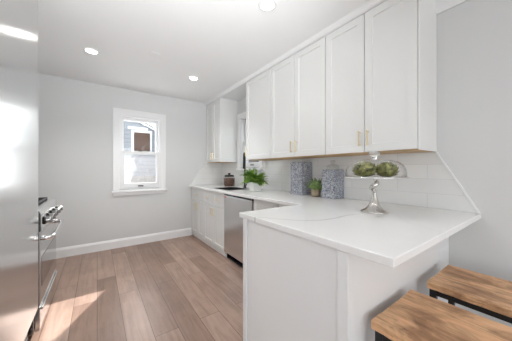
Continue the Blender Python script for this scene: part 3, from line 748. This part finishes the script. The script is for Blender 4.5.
# canisters
def canister(cx, cy, w, h, label, glass):
    t = thing('patterned_canister', label, 'canister', (cx, cy, Z), 'blue grey patterned canisters by the backsplash')
    bm = bmesh.new(); bx(bm, cx-w/2, cx+w/2, cy-w/2, cy+w/2, Z, Z+h); obj('body', bm, M['mosaic'], t, bevel=.004)
    if glass:
        bm = bmesh.new(); r = w*.40
        lathe(bm, [(r, 0), (r, .012), (r*.98, .016), (r*1.0, .030), (r*.86, .042), (r*.4, .052), (.017, .056), (.014, .064), (.024, .074), (.026, .084), (.015, .094), (.0001, .096)], (cx, cy, Z+h+.0005), 32, cap=True)
        obj('glass_lid', bm, M['lid_glass'], t, smooth=True)
    else:
        bm = bmesh.new(); bx(bm, cx-w/2+.012, cx+w/2-.012, cy-w/2+.012, cy+w/2-.012, Z+h, Z+h+.004); obj('lid', bm, M['mosaic'], t, bevel=.002)
canister(1.920, 1.785, .176, .370, 'tall blue grey patterned square canister left of the small succulent', False)
canister(1.928, 1.368, .152, .285, 'shorter blue grey patterned square canister with clear glass lid', True)

# succulent
sx_, sy_ = 1.895, 1.555
sp = thing('potted_succulent', 'small green succulent in a woven pot between the patterned canisters', 'plant', (sx_, sy_, Z))
bm = bmesh.new(); lathe(bm, [(.0001, 0), (.040, 0), (.047, .03), (.049, .06), (.046, .082), (.041, .082), (.041, .068), (.0001, .068)], (sx_, sy_, Z), 28, cap=False); obj('pot', bm, M['wicker'], sp, smooth=True)
bm = bmesh.new(); rr = random.Random(5)
for k in range(90):
    az = rr.uniform(0, 2*math.pi); el = rr.uniform(.05, 1.5); L = rr.uniform(.08, .14)
    d = Vector((math.cos(az)*math.cos(el), math.sin(az)*math.cos(el), math.sin(el))); s = d.cross(Vector((0, 0, 1))).normalized(); u = s.cross(d)
    o_ = Vector((sx_, sy_, Z+.07)); w_ = .015
    a0 = bm.verts.new(o_+s*.003); a1 = bm.verts.new(o_-s*.003); m0 = bm.verts.new(o_+d*L*.6+s*w_+u*.003); m1 = bm.verts.new(o_+d*L*.6-s*w_+u*.003)
    mt = bm.verts.new(o_+d*L*.6-u*.005); tp = bm.verts.new(o_+d*L+u*.008)
    for f in ((a0, m0, mt), (a0, mt, a1), (a1, mt, m1), (m0, tp, mt), (mt, tp, m1)): bm.faces.new(f)
for v in bm.verts:
    if v.co.x > W-.016: v.co.x = W-.016
    v.co.y = min(max(v.co.y, 1.455), 1.69)
obj('leaves', bm, M['succulent'], sp, smooth=True, solid=.002)

# cake stand
kx, ky = 1.517, .751
PZ = .226
ck = thing('cake_stand', 'pewter cake stand with twisted stem on the peninsula worktop', 'cake stand', (kx, ky, Z))
bm = bmesh.new(); lathe(bm, [(.0001, 0), (.084, 0), (.086, .004), (.080, .010), (.058, .022), (.038, .042), (.025, .070), (.017, .100), (.012, .128), (.011, .134), (.0001, .136)], (kx, ky, Z), 40, cap=False); obj('base', bm, M['pewter'], ck, smooth=True)
bm = bmesh.new(); pts = []; rad = []
for k in range(25):
    q = k/24; an = q*math.pi*2.2; r_ = .019*math.sin(math.pi*q)
    pts.append((kx+r_*math.cos(an), ky+r_*math.sin(an), Z+.132+q*(PZ-.132-.004))); rad.append(.010+.006*math.sin(math.pi*q))
tube(bm, pts, rad, 12); obj('stem', bm, M['pewter'], ck, smooth=True)
bm = bmesh.new(); lathe(bm, [(.0001, -.006), (.03, -.006), (.06, 0), (.186, .002), (.197, .006), (.200, .010), (.196, .012), (.186, .008), (.0001, .006)], (kx, ky, Z+PZ), 64, cap=False); obj('plate', bm, M['chrome'], ck, smooth=True)
dm = thing('glass_dome', 'clear glass dome with knob covering the artichokes on the cake stand', 'dome', (kx, ky, Z+PZ+.009))
bm = bmesh.new(); lathe(bm, [(.183, .0025), (.182, .032), (.177, .056), (.164, .080), (.140, .099), (.10, .111), (.055, .117), (.0001, .119)], (kx, ky, Z+PZ+.009), 64, cap=False)
obj('cover', bm, M['clear_glass'], dm, smooth=True, solid=.003)
bm = bmesh.new(); lathe(bm, [(.012, .119), (.012, .128), (.018, .137), (.033, .148), (.036, .160), (.027, .172), (.0001, .176)], (kx, ky, Z+PZ+.009), 28, cap=True)
obj('knob', bm, M['solid_glass'], dm, smooth=True)

def artichoke(cx, cy, r, label, seed):
    rr = random.Random(seed); z0 = Z+PZ+.0095
    t = thing('artichoke', label, 'artichoke', (cx, cy, z0), 'artichokes under the glass dome')
    cz = z0+r*.86
    bm = bmesh.new(); lathe(bm, [(.0001, -r*.78)]+[(r*.80*math.cos(q), r*.78*math.sin(q)) for q in [R(x) for x in range(-75, 90, 15)]]+[(.0001, r*.78)], (cx, cy, cz), 20, cap=False)
    for v in bm.verts: v.co.z = z0+(v.co.z-z0)*.76
    obj('heart', bm, M['artichoke_dark'], t, smooth=True)
    bm = bmesh.new(); rows = 6
    for i in range(rows):
        lat = R(-50+i*23.5); n_ = max(3, int(8*math.cos(lat)+1.5))
        for k in range(n_):
            az = 2*math.pi*(k+.5*(i % 2))/n_+rr.uniform(-.08, .08)
            up = Vector((0, 0, 1)); rad_ = Vector((math.cos(az), math.sin(az), 0)); side = Vector((-math.sin(az), math.cos(az), 0))
            nn = rad_*math.cos(lat)+up*math.sin(lat); tg = -rad_*math.sin(lat)+up*math.cos(lat)
            c = Vector((cx, cy, cz)); L = r*.72*rr.uniform(.9, 1.1); wd = r*.40*(.6+.4*math.cos(lat))
            def P(u, s, lift): return c+(nn*(r*(.80+lift))+tg*(L*u)+side*(wd*s))
            g = [[P(-.45, -.6, .02), P(-.45, 0, .06), P(-.45, .6, .02)], [P(0, -1, .02), P(0, 0, .13), P(0, 1, .02)], [P(.35, -.8, .08), P(.35, 0, .20), P(.35, .8, .08)], [P(.75, 0, .27)]*3]
            # hug the sphere
            vs = []
            for row in g:
                vr = []
                for p_ in row:
                    dd = p_-c; p2 = c+dd.normalized()*min(dd.length, r*1.12)
                    if p2.z < z0+.001: p2.z = z0+.001
                    vr.append(bm.verts.new(p2))
                vs.append(vr)
            for q in range(2):
                for w_ in range(2): bm.faces.new((vs[q][w_], vs[q][w_+1], vs[q+1][w_+1], vs[q+1][w_]))
            for w_ in range(2): bm.faces.new((vs[2][w_], vs[2][w_+1], vs[3][1]))
    for v in bm.verts: v.co.z = z0+(v.co.z-z0)*.76
    obj('bracts', bm, M['artichoke'], t, smooth=False)
# along the image plane: left one nearer the back, right one nearer the wall edge
artichoke(1.517-.052, .751+.040, .074, 'green artichoke under the dome, on the side nearer the succulent', 1)
artichoke(1.517+.064, .751-.049, .069, 'green artichoke under the dome, on the side nearer the grey wall', 2)
